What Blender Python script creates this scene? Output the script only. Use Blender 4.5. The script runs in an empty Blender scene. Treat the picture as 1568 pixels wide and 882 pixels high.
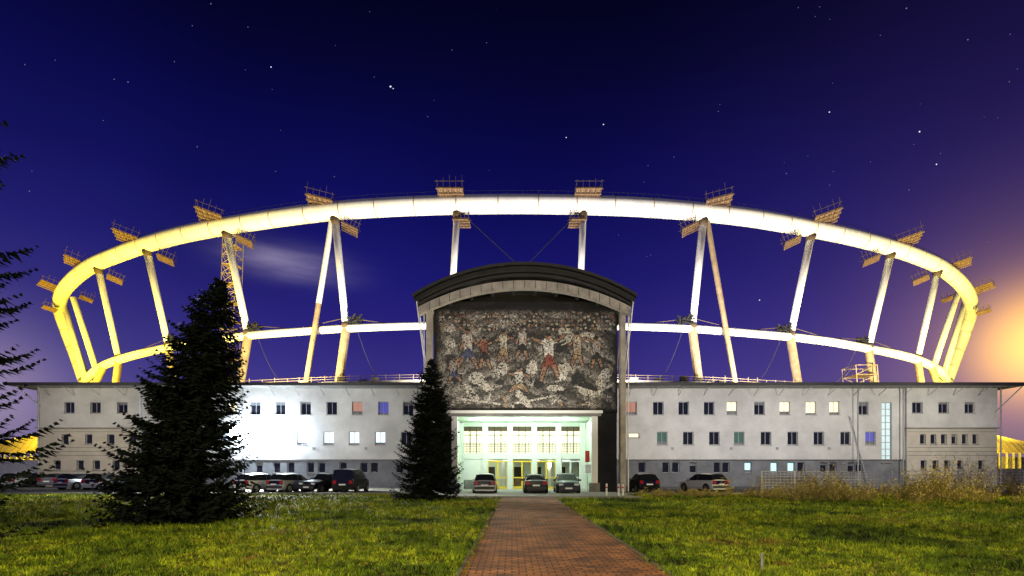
import bpy, math, random, bmesh
import numpy as np
from mathutils import Vector, Matrix
random.seed(7); np.random.seed(7)
scene=bpy.context.scene
scene.view_settings.view_transform='Standard'
scene.view_settings.look='None'
scene.view_settings.exposure=0
EYE=1.7
def S(u,v,d):
    """site survey: bearing (u,v measured against the 1568-wide plate, f=784) + distance -> metres"""
    return Vector(((u-784)/784*d, d, EYE+(721-v)/784*d))
# ---------------------------------------------------------------- materials
def mat(name,col,rough=0.7,metal=0.0,noise=0.0,nscale=3.0,bump=0.0,bscale=20.0,emit=None,estr=0.0,col2=None,spec=0.5):
    m=bpy.data.materials.new(name); m.use_nodes=True
    nt=m.node_tree; b=nt.nodes['Principled BSDF']
    b.inputs['Roughness'].default_value=rough; b.inputs['Metallic'].default_value=metal
    b.inputs['Specular IOR Level'].default_value=spec
    c=(*col,1)
    b.inputs['Base Color'].default_value=c
    if noise>0 or col2:
        tc=nt.nodes.new('ShaderNodeTexCoord'); n=nt.nodes.new('ShaderNodeTexNoise')
        n.inputs['Scale'].default_value=nscale; n.inputs['Detail'].default_value=5
        n.inputs['Roughness'].default_value=0.65
        nt.links.new(tc.outputs['Object'],n.inputs['Vector'])
        r=nt.nodes.new('ShaderNodeValToRGB')
        r.color_ramp.elements[0].position=0.35; r.color_ramp.elements[1].position=0.68
        lo=col2 if col2 else tuple(x*(1-noise) for x in col)
        r.color_ramp.elements[0].color=(*lo,1); r.color_ramp.elements[1].color=c
        nt.links.new(n.outputs['Fac'],r.inputs['Fac']); nt.links.new(r.outputs['Color'],b.inputs['Base Color'])
    if bump>0:
        tc2=nt.nodes.new('ShaderNodeTexCoord'); n2=nt.nodes.new('ShaderNodeTexNoise')
        n2.inputs['Scale'].default_value=bscale; n2.inputs['Detail'].default_value=3
        nt.links.new(tc2.outputs['Object'],n2.inputs['Vector'])
        bp=nt.nodes.new('ShaderNodeBump'); bp.inputs['Strength'].default_value=bump; bp.inputs['Distance'].default_value=0.05
        nt.links.new(n2.outputs['Fac'],bp.inputs['Height']); nt.links.new(bp.outputs['Normal'],b.inputs['Normal'])
    if emit:
        b.inputs['Emission Color'].default_value=(*emit,1); b.inputs['Emission Strength'].default_value=estr
        if estr<5: m.cycles.emission_sampling='NONE'
    return m
M={}
M['plaster']=mat('plaster',(0.60,0.585,0.56),0.85,noise=0.28,nscale=0.35,bump=0.25,bscale=6)
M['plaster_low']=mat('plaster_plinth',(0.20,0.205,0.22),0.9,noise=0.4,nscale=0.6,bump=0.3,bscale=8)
M['siding']=mat('siding',(0.52,0.47,0.39),0.7,noise=0.2,nscale=0.8)
M['roof']=mat('roof_sheet',(0.035,0.032,0.032),0.6,noise=0.4,nscale=1)
M['soffit']=mat('soffit',(0.25,0.24,0.22),0.8,noise=0.2,nscale=1)
M['frame']=mat('window_frame',(0.30,0.30,0.31),0.5)
M['frame_w']=mat('white_frame',(0.7,0.72,0.7),0.5)
M['glass']=mat('dark_glass',(0.012,0.014,0.02),0.06,spec=0.6)
M['concrete']=mat('concrete',(0.22,0.21,0.20),0.9,noise=0.45,nscale=0.9,bump=0.4,bscale=10)
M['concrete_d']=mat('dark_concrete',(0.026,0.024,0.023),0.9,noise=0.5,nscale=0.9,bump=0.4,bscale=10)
M['concrete_l']=mat('light_concrete',(0.45,0.41,0.36),0.85,noise=0.45,nscale=1.2,bump=0.4,bscale=10)
M['ringpaint']=mat('white_steel_paint',(0.8,0.78,0.74),0.55,noise=0.20,nscale=0.5)
M['pierpaint']=mat('weathered_steel',(0.36,0.26,0.15),0.7,noise=0.4,nscale=0.8)
M['rust']=mat('brown_steel',(0.10,0.065,0.035),0.8,noise=0.4,nscale=2)
M['plank']=mat('scaffold_plank',(0.24,0.14,0.07),0.8,noise=0.5,nscale=2.5)
M['dark']=mat('dark_steel',(0.03,0.03,0.03),0.6)
M['net']=mat('black_netting',(0.01,0.01,0.01),0.9)
M['asphalt']=mat('asphalt',(0.08,0.08,0.085),0.85,noise=0.4,nscale=0.5,bump=0.4,bscale=30)
M['kerb']=mat('kerb_stone',(0.35,0.34,0.32),0.85,noise=0.3,nscale=2)
M['kerb_d']=mat('path_edging',(0.15,0.10,0.07),0.9,noise=0.5,nscale=2)
M['line']=mat('road_paint',(0.7,0.7,0.68),0.7,noise=0.3,nscale=4)
M['tire']=mat('rubber',(0.015,0.015,0.015),0.9)
M['chrome']=mat('alloy',(0.5,0.5,0.5),0.3,metal=0.9)
M['bark']=mat('bark',(0.035,0.025,0.018),0.95,noise=0.4,nscale=6)
M['cyan']=mat('lit_window_cyan',(0.5,0.5,0.5),0.5,emit=(0.40,0.85,0.92),estr=1.0)
M['blue_lit']=mat('lit_window_cool',(0.5,0.5,0.5),0.5,emit=(0.62,0.84,1.0),estr=1.4)
M['stair_lit']=mat('lit_stair_glass',(0.4,0.5,0.5),0.3,emit=(0.62,0.82,0.85),estr=0.6)
M['warm_lit']=mat('lit_window_warm',(0.5,0.5,0.5),0.5,emit=(1.0,0.83,0.36),estr=1.3)
M['dim_red']=mat('curtain_red',(0.4,0.2,0.15),0.8,emit=(0.8,0.35,0.25),estr=0.25)
M['dim_blue']=mat('curtain_blue',(0.1,0.1,0.5),0.8,emit=(0.1,0.12,0.6),estr=0.2)
M['dim_green']=mat('curtain_green',(0.05,0.12,0.1),0.8,emit=(0.15,0.3,0.2),estr=0.05)
M['lamp']=mat('lamp_lens',(1,1,1),0.3,emit=(0.85,0.93,1.0),estr=40)
M['lampsoft']=mat('ceiling_lamp',(1,1,1),0.3,emit=(0.8,1.0,0.95),estr=4.9)
M['yellow']=mat('yellow_frame',(0.75,0.55,0.05),0.5)
M['red']=mat('red_sign_face',(0.6,0.03,0.03),0.5)
M['white']=mat('white_paint',(0.8,0.8,0.8),0.5)
M['tail']=mat('tail_light',(0.35,0.01,0.01),0.25)
M['head']=mat('head_light',(0.7,0.72,0.75),0.1,spec=1)
M['interior']=mat('interior_wall',(0.55,0.66,0.54),0.8,noise=.15,nscale=1)
M['hall_lit']=mat('hall_window',(0.6,0.6,0.5),0.5,emit=(0.98,0.92,0.60),estr=0.85,noise=.3,nscale=2)
M['standyellow']=mat('stand_cladding',(0.75,0.60,0.18),0.7,noise=0.2,nscale=0.3)

# ---------------------------------------------------------------- mesh builder
class MB:
    def __init__(s): s.v=[]; s.f=[]; s.m=[]; s.mats=[]
    def mi(s,k):
        if k not in s.mats: s.mats.append(k)
        return s.mats.index(k)
    def poly(s,pts,k):
        n=len(s.v); s.v+= [tuple(p) for p in pts]; s.f.append(tuple(range(n,n+len(pts)))); s.m.append(s.mi(k))
    def box(s,x0,x1,y0,y1,z0,z1,k,M4=None):
        n=len(s.v)
        P=[(x0,y0,z0),(x1,y0,z0),(x1,y1,z0),(x0,y1,z0),(x0,y0,z1),(x1,y0,z1),(x1,y1,z1),(x0,y1,z1)]
        if M4: P=[tuple(M4@Vector(p)) for p in P]
        s.v+=P; i=s.mi(k)
        for f in ((0,3,2,1),(4,5,6,7),(0,1,5,4),(1,2,6,5),(2,3,7,6),(3,0,4,7)):
            s.f.append(tuple(n+q for q in f)); s.m.append(i)
    def strut(s,a,b,r,k,n=6,r2=None):
        a=Vector(a); b=Vector(b); d=(b-a)
        if d.length<1e-6: return
        d.normalize(); r2=r if r2 is None else r2
        up=Vector((0,0,1)) if abs(d.z)<0.95 else Vector((1,0,0))
        e1=d.cross(up).normalized(); e2=d.cross(e1).normalized()
        o=len(s.v); i=s.mi(k)
        for c,rr in ((a,r),(b,r2)):
            for j in range(n):
                t=2*math.pi*j/n; s.v.append(tuple(c+(e1*math.cos(t)+e2*math.sin(t))*rr))
        for j in range(n):
            s.f.append((o+j,o+(j+1)%n,o+n+(j+1)%n,o+n+j)); s.m.append(i)
        s.f.append(tuple(o+j for j in range(n))[::-1]); s.m.append(i)
        s.f.append(tuple(o+n+j for j in range(n))); s.m.append(i)
    def tube(s,pts,rs,k,n=20):
        o=len(s.v); i=s.mi(k); N=len(pts)
        for q in range(N):
            a=pts[max(q-1,0)]; b=pts[min(q+1,N-1)]; d=(b-a).normalized()
            up=Vector((0,0,1)); e1=d.cross(up).normalized(); e2=e1.cross(d).normalized()
            for j in range(n):
                t=2*math.pi*j/n; s.v.append(tuple(pts[q]+(e1*math.cos(t)+e2*math.sin(t))*rs[q]))
        for q in range(N-1):
            for j in range(n):
                s.f.append((o+q*n+j,o+q*n+(j+1)%n,o+(q+1)*n+(j+1)%n,o+(q+1)*n+j)); s.m.append(i)
        s.f.append(tuple(o+j for j in range(n))); s.m.append(i)
        s.f.append(tuple(o+(N-1)*n+j for j in range(n))[::-1]); s.m.append(i)
    def obj(s,name,parent=None,smooth=False,bevel=0):
        me=bpy.data.meshes.new(name); me.from_pydata(s.v,[],s.f)
        for k in s.mats: me.materials.append(M[k])
        me.polygons.foreach_set('material_index',s.m)
        if smooth: me.polygons.foreach_set('use_smooth',[True]*len(s.f))
        me.update()
        ob=bpy.data.objects.new(name,me); scene.collection.objects.link(ob)
        if parent: ob.parent=parent
        if bevel:
            b=ob.modifiers.new('bevel','BEVEL'); b.width=bevel; b.segments=2; b.limit_method='ANGLE'
        return ob
def empty(name,loc=(0,0,0)):
    e=bpy.data.objects.new(name,None); e.location=loc; scene.collection.objects.link(e); return e
def tri_mesh(name,V,F,mats,parent=None,midx=None):
    me=bpy.data.meshes.new(name); nv=len(V); nf,k=F.shape
    me.vertices.add(nv); me.vertices.foreach_set('co',V.astype(np.float32).ravel())
    me.loops.add(nf*k); me.loops.foreach_set('vertex_index',F.astype(np.int32).ravel())
    me.polygons.add(nf); me.polygons.foreach_set('loop_start',np.arange(0,nf*k,k,dtype=np.int32))
    try: me.polygons.foreach_set('loop_total',np.full(nf,k,dtype=np.int32))
    except Exception: pass
    for m in mats: me.materials.append(m)
    if midx is not None: me.polygons.foreach_set('material_index',midx.astype(np.int32))
    me.update(calc_edges=True); me.validate()
    ob=bpy.data.objects.new(name,me); scene.collection.objects.link(ob)
    if parent: ob.parent=parent
    return ob

# ---------------------------------------------------------------- ground
def grass_mat(name,mult=1.0):
    m=bpy.data.materials.new(name); m.use_nodes=True; nt=m.node_tree; b=nt.nodes['Principled BSDF']
    b.inputs['Roughness'].default_value=0.9; b.inputs['Specular IOR Level'].default_value=0.15
    g=nt.nodes.new('ShaderNodeNewGeometry')
    n=nt.nodes.new('ShaderNodeTexNoise'); n.inputs['Scale'].default_value=0.26; n.inputs['Detail'].default_value=7; n.inputs['Roughness'].default_value=0.72
    nt.links.new(g.outputs['Position'],n.inputs['Vector'])
    r=nt.nodes.new('ShaderNodeValToRGB'); e=r.color_ramp.elements
    e[0].position=0.36; e[0].color=(0.014*mult,0.024*mult,0.003*mult,1)  # dark stops also put the lawn's shadow patches into the colour
    e[1].position=0.70; e[1].color=(0.12*mult,0.06*mult,0.024*mult,1)
    for p,c in ((0.43,(0.045,0.075,0.006)),(0.48,(0.14,0.20,0.009)),(0.535,(0.27,0.31,0.015)),(0.58,(0.19,0.22,0.015)),(0.63,(0.22,0.14,0.03))):
        q=e.new(p); q.color=(c[0]*mult,c[1]*mult,c[2]*mult,1)
    nt.links.new(n.outputs['Fac'],r.inputs['Fac'])
    n2=nt.nodes.new('ShaderNodeTexNoise'); n2.inputs['Scale'].default_value=4; n2.inputs['Detail'].default_value=4; n2.inputs['Roughness'].default_value=.7
    nt.links.new(g.outputs['Position'],n2.inputs['Vector'])
    mx=nt.nodes.new('ShaderNodeMix'); mx.data_type='RGBA'; mx.blend_type='MULTIPLY'; mx.inputs[0].default_value=0.95
    r2=nt.nodes.new('ShaderNodeValToRGB'); r2.color_ramp.elements[0].position=0.40; r2.color_ramp.elements[0].color=(0.14,0.14,0.14,1)
    r2.color_ramp.elements[1].position=0.60; r2.color_ramp.elements[1].color=(1.5,1.45,1.3,1)
    nt.links.new(n2.outputs['Fac'],r2.inputs['Fac'])
    nt.links.new(r.outputs['Color'],mx.inputs[6]); nt.links.new(r2.outputs['Color'],mx.inputs[7])
    nt.links.new(mx.outputs[2],b.inputs['Base Color'])
    return m
GM=grass_mat('lawn_soil',0.5); GB=grass_mat('grass_blade',1.45)
M['lawn']=GM
g=MB(); g.poly([(-900,-60,0),(900,-60,0),(900,1500,0),(-900,1500,0)],'lawn'); g.obj('ground')
g=MB(); g.poly([(-120,37.2,0.004),(120,37.2,0.004),(120,60,0.004),(-120,60,0.004)],'asphalt')
for i in range(-17,-2): 
    x=i*2.6; g.poly([(x-0.06,42.3,0.009),(x+0.06,42.3,0.009),(x+0.06,47.5,0.009),(x-0.06,47.5,0.009)],'line')
for i in range(4,18): 
    x=i*2.6; g.poly([(x-0.06,42.3,0.009),(x+0.06,42.3,0.009),(x+0.06,47.5,0.009),(x-0.06,47.5,0.009)],'line')
g.obj('car_park_road')
g=MB()
for a,b in ((-110,-5.2),(8.0,110)):
    n=int((b-a)/1.0)
    for i in range(n): g.box(a+i*(b-a)/n+0.006,a+(i+1)*(b-a)/n-0.006,36.95,37.15,-0.05,0.12,'kerb')
g.obj('kerb')
g=MB(); g.box(-5.2,8.0,32.2,41.0,-0.05,0.06,'kerb'); 
g.box(-5.3,8.1,32.0,32.2,-0.05,0.12,'kerb')
g.obj('entrance_apron_pavement')
# brick path
m=bpy.data.materials.new('brick_pavers'); m.use_nodes=True; nt=m.node_tree; b=nt.nodes['Principled BSDF']
b.inputs['Roughness'].default_value=0.8; b.inputs['Specular IOR Level'].default_value=.25
gg=nt.nodes.new('ShaderNodeNewGeometry'); br=nt.nodes.new('ShaderNodeTexBrick')
br.inputs['Scale'].default_value=1.0; br.inputs['Brick Width'].default_value=0.24; br.inputs['Row Height'].default_value=0.13
br.inputs['Mortar Size'].default_value=0.014; br.inputs['Mortar Smooth'].default_value=0.3
br.inputs['Color1'].default_value=(0.52,0.20,0.055,1); br.inputs['Color2'].default_value=(0.26,0.10,0.035,1); br.inputs['Mortar'].default_value=(0.025,0.014,0.008,1)
nt.links.new(gg.outputs['Position'],br.inputs['Vector'])
nn=nt.nodes.new('ShaderNodeTexNoise'); nn.inputs['Scale'].default_value=1.1; nn.inputs['Detail'].default_value=6
nt.links.new(gg.outputs['Position'],nn.inputs['Vector'])
rr=nt.nodes.new('ShaderNodeValToRGB'); rr.color_ramp.elements[0].position=0.35; rr.color_ramp.elements[0].color=(0.40,0.38,0.35,1); rr.color_ramp.elements[1].position=0.65; rr.color_ramp.elements[1].color=(1.15,1.1,1.0,1)
nt.links.new(nn.outputs['Fac'],rr.inputs['Fac'])
mx=nt.nodes.new('ShaderNodeMix'); mx.data_type='RGBA'; mx.blend_type='MULTIPLY'; mx.inputs[0].default_value=1
nt.links.new(br.outputs['Color'],mx.inputs[6]); nt.links.new(rr.outputs['Color'],mx.inputs[7]); nt.links.new(mx.outputs[2],b.inputs['Base Color'])
bp=nt.nodes.new('ShaderNodeBump'); bp.inputs['Strength'].default_value=1.0; bp.inputs['Distance'].default_value=0.02; bp.invert=True
nt.links.new(br.outputs['Fac'],bp.inputs['Height']); nt.links.new(bp.outputs['Normal'],b.inputs['Normal'])
M['pavers']=m
g=MB(); NP=60
def pathx(y): return (-0.88+0.0055*y, 2.50+0.0055*y)
for i in range(NP):
    y0=-2+i*(34/NP); y1=-2+(i+1)*(34/NP)
    a0,b0=pathx(y0); a1,b1=pathx(y1)
    g.poly([(a0,y0,0.02),(b0,y0,0.02),(b1,y1,0.02),(a1,y1,0.02)],'pavers')
    g.box(a0-0.07,a0,y0+0.005,y1-0.005,-0.03,0.035,'kerb_d'); g.box(b0,b0+0.07,y0+0.005,y1-0.005,-0.03,0.035,'kerb_d')
g.obj('brick_path')

def grass(n,ymin,ymax,h0,w0,name,par,clump=0,mats=None):
    if clump:
        nc=n//clump
        yc=ymin*(ymax/ymin)**np.random.rand(nc); xc=(np.random.rand(nc)*2-1)*1.12*yc
        y=np.repeat(yc,clump)+(np.random.rand(nc*clump)-.5)*.14; x=np.repeat(xc,clump)+(np.random.rand(nc*clump)-.5)*.14
    else:
        y=ymin*(ymax/ymin)**np.random.rand(n); x=(np.random.rand(n)*2-1)*1.12*y
    n=len(x)
    a=-0.88+0.0055*y-0.05; b=2.50+0.0055*y+0.05
    ap=(y>31.8)&(x>-5.3)&(x<8.1)
    edge=np.random.rand(n)*0.26
    keep=((x<a+edge*0.6)|(x>b-edge*0.6))&(~ap); x=x[keep]; y=y[keep]; n=len(x)
    cl=0.5+0.5*np.sin(x*2.1+np.sin(y*1.7)*2)*np.sin(y*2.7+np.cos(x*1.3)*2)
    sc=(y/10)**0.45
    h=h0*sc*(0.35+0.5*np.random.rand(n)+1.1*cl**2*np.random.rand(n)); w=w0*sc**1.6*(0.6+0.8*np.random.rand(n))
    t=np.random.rand(n)*2*np.pi; lx=(np.random.rand(n)-.5)*h*1.5; ly=(np.random.rand(n)-.5)*h*1.5
    V=np.zeros((n,3,3)); 
    V[:,0]=np.stack([x-np.cos(t)*w,y-np.sin(t)*w,np.zeros(n)],1)
    V[:,1]=np.stack([x+np.cos(t)*w,y+np.sin(t)*w,np.zeros(n)],1)
    V[:,2]=np.stack([x+lx,y+ly,h],1)
    return tri_mesh(name,V.reshape(-1,3),np.arange(n*3).reshape(-1,3),mats or [GB],par)
G=empty('lawn_grass')
grass(200000,7.0,37.0,0.085,0.010,'blades',G)
grass(36000,7.0,30.0,0.15,0.011,'tufts',G,clump=14,mats=[mat('tall_grass',(0.22,0.30,0.02),0.9,col2=(0.035,0.06,0.006),nscale=.9,spec=.15)])
def litter(n):
    y=7*(35/7)**np.random.rand(n); x=(np.random.rand(n)*2-1)*1.1*y
    k=~((x>-0.9)&(x<2.7)&(np.random.rand(n)<.93)); k&=~((y>31.8)&(x>-5.3)&(x<8.1)); x=x[k]; y=y[k]; n=len(x)
    s=.022+.028*np.random.rand(n)*(y/10)**.4; t=np.random.rand(n)*6.28; z=.035+.04*np.random.rand(n)
    V=np.zeros((n,3,3))
    for j in range(3):
        an=t+j*2.1; V[:,j]=np.stack([x+np.cos(an)*s,y+np.sin(an)*s,z+(np.random.rand(n)-.5)*.03],1)
    tri_mesh('leaf_litter',V.reshape(-1,3),np.arange(n*3).reshape(-1,3),[mat('dead_leaf',(0.34,0.20,0.08),0.9,col2=(0.12,0.06,0.025),nscale=2,spec=.1)],G)
litter(3800)

# ---------------------------------------------------------------- office building
K=55/784.
def X(u): return (u-784)*K
def Z(v): return EYE+(721-v)*K
B=empty('stadium_office_building')
def wall(mb,x0,x1,z0,z1,yf,ops,k,rev=0.28):
    xs=sorted(set([x0,x1]+[o[0] for o in ops]+[o[1] for o in ops])); zs=sorted(set([z0,z1]+[o[2] for o in ops]+[o[3] for o in ops]))
    xs=[x for x in xs if x0<=x<=x1]; zs=[z for z in zs if z0<=z<=z1]
    for i in range(len(xs)-1):
        for j in range(len(zs)-1):
            cx=(xs[i]+xs[i+1])/2; cz=(zs[j]+zs[j+1])/2
            if any(o[0]<cx<o[1] and o[2]<cz<o[3] for o in ops): continue
            mb.poly([(xs[i],yf,zs[j]),(xs[i+1],yf,zs[j]),(xs[i+1],yf,zs[j+1]),(xs[i],yf,zs[j+1])],k)
    for a,b,c,d,*_ in ops:
        mb.poly([(a,yf,c),(a,yf,d),(a,yf+rev,d),(a,yf+rev,c)],k); mb.poly([(b,yf,c),(b,yf+rev,c),(b,yf+rev,d),(b,yf,d)],k)
        mb.poly([(a,yf,d),(b,yf,d),(b,yf+rev,d),(a,yf+rev,d)],k); mb.poly([(a,yf,c),(a,yf+rev,c),(b,yf+rev,c),(b,yf,c)],k)
def window(mb,o,yf,kind,rev=0.24,mull=1):
    a,b,c,d=o[:4]; y=yf+rev
    lit=kind not in ('glass','stair_lit')
    if kind=='glass' and random.random()<0.25 and d-c>1.0:
        zz=d-(d-c)*random.uniform(.15,.4); mb.poly([(a,y,c),(b,y,c),(b,y,zz),(a,y,zz)],kind); mb.poly([(a,y,zz),(b,y,zz),(b,y,d),(a,y,d)],'plaster_low')
    elif lit and d-c>1.0:
        zz=c+(d-c)*random.uniform(.12,.32); mb.poly([(a,y,c),(b,y,c),(b,y,zz),(a,y,zz)],'plaster_low'); mb.poly([(a,y,zz),(b,y,zz),(b,y,d),(a,y,d)],kind)
    else: mb.poly([(a,y,c),(b,y,c),(b,y,d),(a,y,d)],kind)
    t=0.06; f='frame' 
    mb.box(a,b,y-0.06,y-0.004,c,c+t,f); mb.box(a,b,y-0.06,y-0.004,d-t,d,f)
    mb.box(a,a+t,y-0.058,y-0.005,c+t,d-t,f); mb.box(b-t,b,y-0.058,y-0.005,c+t,d-t,f)
    for q in range(mull):
        xm=a+(b-a)*(q+1)/(mull+1); mb.box(xm-0.025,xm+0.025,y-0.056,y-0.006,c+t,d-t,f)
    mb.box(a-0.06,b+0.06,yf-0.07,yf-0.003,c-0.06,c-0.003,'soffit')
walls=MB(); wins=MB()
def ops_of(lst,v,w=16,h=20):
    return [(X(u)-w*K/2,X(u)+w*K/2,Z(v)-h*K/2,Z(v)+h*K/2,k) for u,k in lst]
D='glass'
up_l=[(236,D),(275,D),(315,D),(354,'warm_lit'),(391,D),(429,D),(468,D),(508,D),(547,'dim_red'),(587,'dim_blue'),(625,D)]
up_r=[(967,'dim_red'),(1008,D),(1047,D),(1086,D),(1121,'warm_lit'),(1163,D),(1202,'warm_lit'),(1242,'warm_lit'),(1278,'warm_lit'),(1322,D)]
mi_l=[(225,D),(263,D),(302,D),(342,'blue_lit'),(382,'blue_lit'),(421,'blue_lit'),(462,'blue_lit'),(503,'blue_lit'),(542,'blue_lit'),(582,'blue_lit'),(622,D)]
mi_r=[(1014,'dim_green'),(1054,D),(1094,D),(1132,'dim_green'),(1173,D),(1214,D),(1254,D),(1295,D),(1333,'dim_blue')]
lo_l=[(236,D),(263,D),(302,D),(342,D),(369,D),(396,D),(423,D),(445,D),(475,D),(492,D),(525,D),(557,D),(573,D),(612,D)]
lo_r=[(983,D),(1020,D),(1035,D),(1062,D),(1099,D),(1112,D),(1146,'cyan'),(1186,'cyan'),(1212,'cyan'),(1227,D),(1262,D),(1276,D),(1304,D),(1316,D)]
xl0,xl1,xr0,xr1=X(216),X(680),X(925),X(1386)
zb=Z(704)
for x0,x1,u_,m_,l_ in ((xl0,xl1,up_l,mi_l,lo_l),(xr0,xr1,up_r,mi_r,lo_r)):
    o=ops_of(u_,625)+ops_of(m_,671)
    if x0>0:
        o.append((X(963),X(979),Z(670),Z(663),'warm_lit'))
        o.append((X(1350),X(1366),Z(708),Z(616),'stair_lit'))
    wall(walls,x0,x1,zb,10.55,55.0,o,'plaster')
    for q in o: window(wins,q,55.0,q[4],mull=(0 if q[3]-q[2]<0.8 else 1) )
    o=ops_of(l_,716,11,16)
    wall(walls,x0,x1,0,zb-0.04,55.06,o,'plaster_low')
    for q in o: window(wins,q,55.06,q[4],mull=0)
    walls.box(x0,x1,54.93,55.05,zb-0.04,zb+0.06,'soffit')
for i in range(1,9):
    z=Z(708)+(Z(616)-Z(708))*i/9; wins.box(X(1350),X(1366),55.17,55.235,z-0.03,z+0.03,'frame')
for x0,x1,top,mid,lo in ((X(60),X(216),[109,149,190],[102,138,172,205],[90,125,150,180]),(X(1386),X(1524),[1402,1442,1482],[1411,1427,1443,1459,1475,1491],[1412,1430,1448,1468,1500])):
    o=[(X(u)-8*K,X(u)+8*K,Z(633),Z(616),D) for u in top]
    wall(walls,x0,x1,Z(656),10.55,54.75,o,'plaster'); [window(wins,q,54.75,D) for q in o]
    hw=5.5 if x0<0 else 4.5
    o=[(X(u)-hw*K,X(u)+hw*K,Z(680),Z(665),D) for u in mid]+[(X(u)-hw*K,X(u)+hw*K,Z(719),Z(705),D) for u in lo]
    wall(walls,x0,x1,0,Z(656)-0.05,54.8,o,'siding'); [window(wins,q,54.8,D,mull=0) for q in o]
    walls.box(x0-0.1,x1+0.1,54.6,54.79,Z(656)-0.05,Z(656)+0.08,'soffit')
    z=0.4
    while z<Z(656)-0.2:
        clash=any(q[2]-0.12<z<q[3]+0.12 for q in o)
        if not clash: walls.box(x0,x1,54.765,54.797,z,z+0.05,'soffit')
        z+=0.42
    xe=x0 if x0<0 else x1
    walls.poly([(xe,54.8,0),(xe,66,0),(xe,66,10.55),(xe,54.8,10.55)],'plaster')
walls.poly([(xl0,54.75,0),(xl0,55.1,0),(xl0,55.1,10.55),(xl0,54.75,10.55)],'plaster')
walls.poly([(xr1,54.75,0),(xr1,55.1,0),(xr1,55.1,10.55),(xr1,54.75,10.55)],'plaster')
walls.poly([(X(60),66,0),(X(1524),66,0),(X(1524),66,10.55),(X(60),66,10.55)],'plaster')
walls.obj('walls',B); wins.obj('windows',B)
r=MB()
r.box(X(60)-1.6,X(1524)+1.6,52.9,67,10.62,10.80,'roof'); r.box(X(60)-1.5,X(1524)+1.5,53.0,66.8,10.55,10.617,'soffit')
r.box(X(60)-1.6,X(1524)+1.6,52.78,52.897,10.52,10.84,'roof')
r.obj('roof',B)
d=MB()
for u in (232,375,640,955,1310,1379,1527,64):
    x=X(u); d.strut((x,54.6,0.1),(x,54.6,10.5),0.07,'frame',8)
for u in list(range(80,640,38))+list(range(962,1530,38)):
    x=X(u); d.strut((x,54.72,9.75),(x,53.2,10.5),0.035,'frame',5)
for u in (300,470,560,1000,1110,1230,1345,1450):
    x=X(u); d.box(x-.3,x+.3,58,58.6,10.8,11.4,'frame')
d.strut((X(66),54.7,8.6),(X(50),53.2,10.5),0.06,'frame'); d.strut((X(1520),54.7,8.0),(X(1540),53.2,10.5),0.06,'frame')
d.strut((X(1300),54.9,7.6),(X(1328),54.9,0.3),0.06,'frame',6)
for u in (1030,1120,1190,1270,480,560,610): d.box(X(u)-.12,X(u)+.12,54.9,54.99,4.0,4.25,'frame')
d.obj('downpipes_and_brackets',B)
# wall floodlight, extra heads added so the bank stands in for its glare
fl=MB(); fx,fz=X(405),Z(664)
for i in range(7):
    dx=-2.55+i*.85
    for dz in (-.42,.42):
        x=fx+dx; z=fz+dz
        fl.box(x-0.41,x+0.41,53.5,53.7,z-0.40,z+0.40,'dark'); fl.box(x-0.395,x+0.395,53.46,53.497,z-0.385,z+0.385,'lamp')
    fl.strut((fx+dx,53.7,fz),(fx+dx,55,fz+0.1),0.04,'dark')
fl.strut((fx-3,53.85,fz),(fx+3,53.85,fz),.06,'dark')
fl.obj('wall_floodlight')

# ---------------------------------------------------------------- portico
P=empty('entrance_portico')
cx=0.96; 
def arc(hw,rise,zend,y,n=48):
    R=(hw*hw+rise*rise)/(2*rise); zc=zend+rise-R; a=math.asin(hw/R)
    return [Vector((cx+R*math.sin(-a+2*a*i/n),y,zc+R*math.cos(-a+2*a*i/n))) for i in range(n+1)]
def arc_slab(mb,hw,rise,zend,y0,y1,t,k,t_end=None):
    A=arc(hw,rise,zend,0); n=len(A)
    for i in range(n-1):
        p,q=A[i],A[i+1]
        a=[(p.x,y0,p.z),(q.x,y0,q.z),(q.x,y1,q.z),(p.x,y1,p.z)]; lo=[(v[0],v[1],v[2]-t) for v in a]
        mb.poly(a,k); mb.poly(lo[::-1],k); mb.poly([lo[0],lo[1],a[1],a[0]],k); mb.poly([a[3],a[2],lo[2],lo[3]],k)
    for p in (A[0],A[-1]): mb.poly([(p.x,y0,p.z),(p.x,y1,p.z),(p.x,y1,p.z-t),(p.x,y0,p.z-t)],k)
pr=MB()
arc_slab(pr,8.45,2.40,15.0,38.4,56,0.16,'roof')
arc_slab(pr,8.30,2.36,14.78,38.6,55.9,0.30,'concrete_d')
arc_slab(pr,8.20,2.30,14.42,38.9,55.8,0.16,'roof')
arc_slab(pr,8.10,2.02,14.22,39.05,39.6,0.62,'concrete_l')
A=arc(8.0,2.02,14.2,0,20)
for i in range(1,20):
    pr.box(A[i].x-0.02,A[i].x+0.02,39.03,39.06,A[i].z-0.6,A[i].z-0.02,'dark')
    if i%2: pr.box(A[i].x-0.12,A[i].x+0.12,39.65,41,A[i].z-0.6,A[i].z-0.05,'concrete_d')
pr.obj('arched_roof',P)
pb=MB()
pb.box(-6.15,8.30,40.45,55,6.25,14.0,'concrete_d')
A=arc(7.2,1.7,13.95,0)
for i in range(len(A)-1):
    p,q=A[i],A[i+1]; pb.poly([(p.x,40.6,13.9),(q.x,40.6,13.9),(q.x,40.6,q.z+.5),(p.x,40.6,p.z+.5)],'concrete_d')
for xa,xb in ((-6.62,-6.17),(8.36,8.76)):
    pb.box(xa,xb,39.4,40.1,0.06,14.0,'concrete_l'); pb.box(xa-0.06,xb+0.06,39.3,40.2,14.0,14.5,'concrete_l')
pb.box(-6.1,-4.75,40.3,54.9,0.05,6.24,'concrete_d'); pb.box(6.75,8.25,40.3,54.9,0.05,6.24,'concrete_d')
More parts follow.
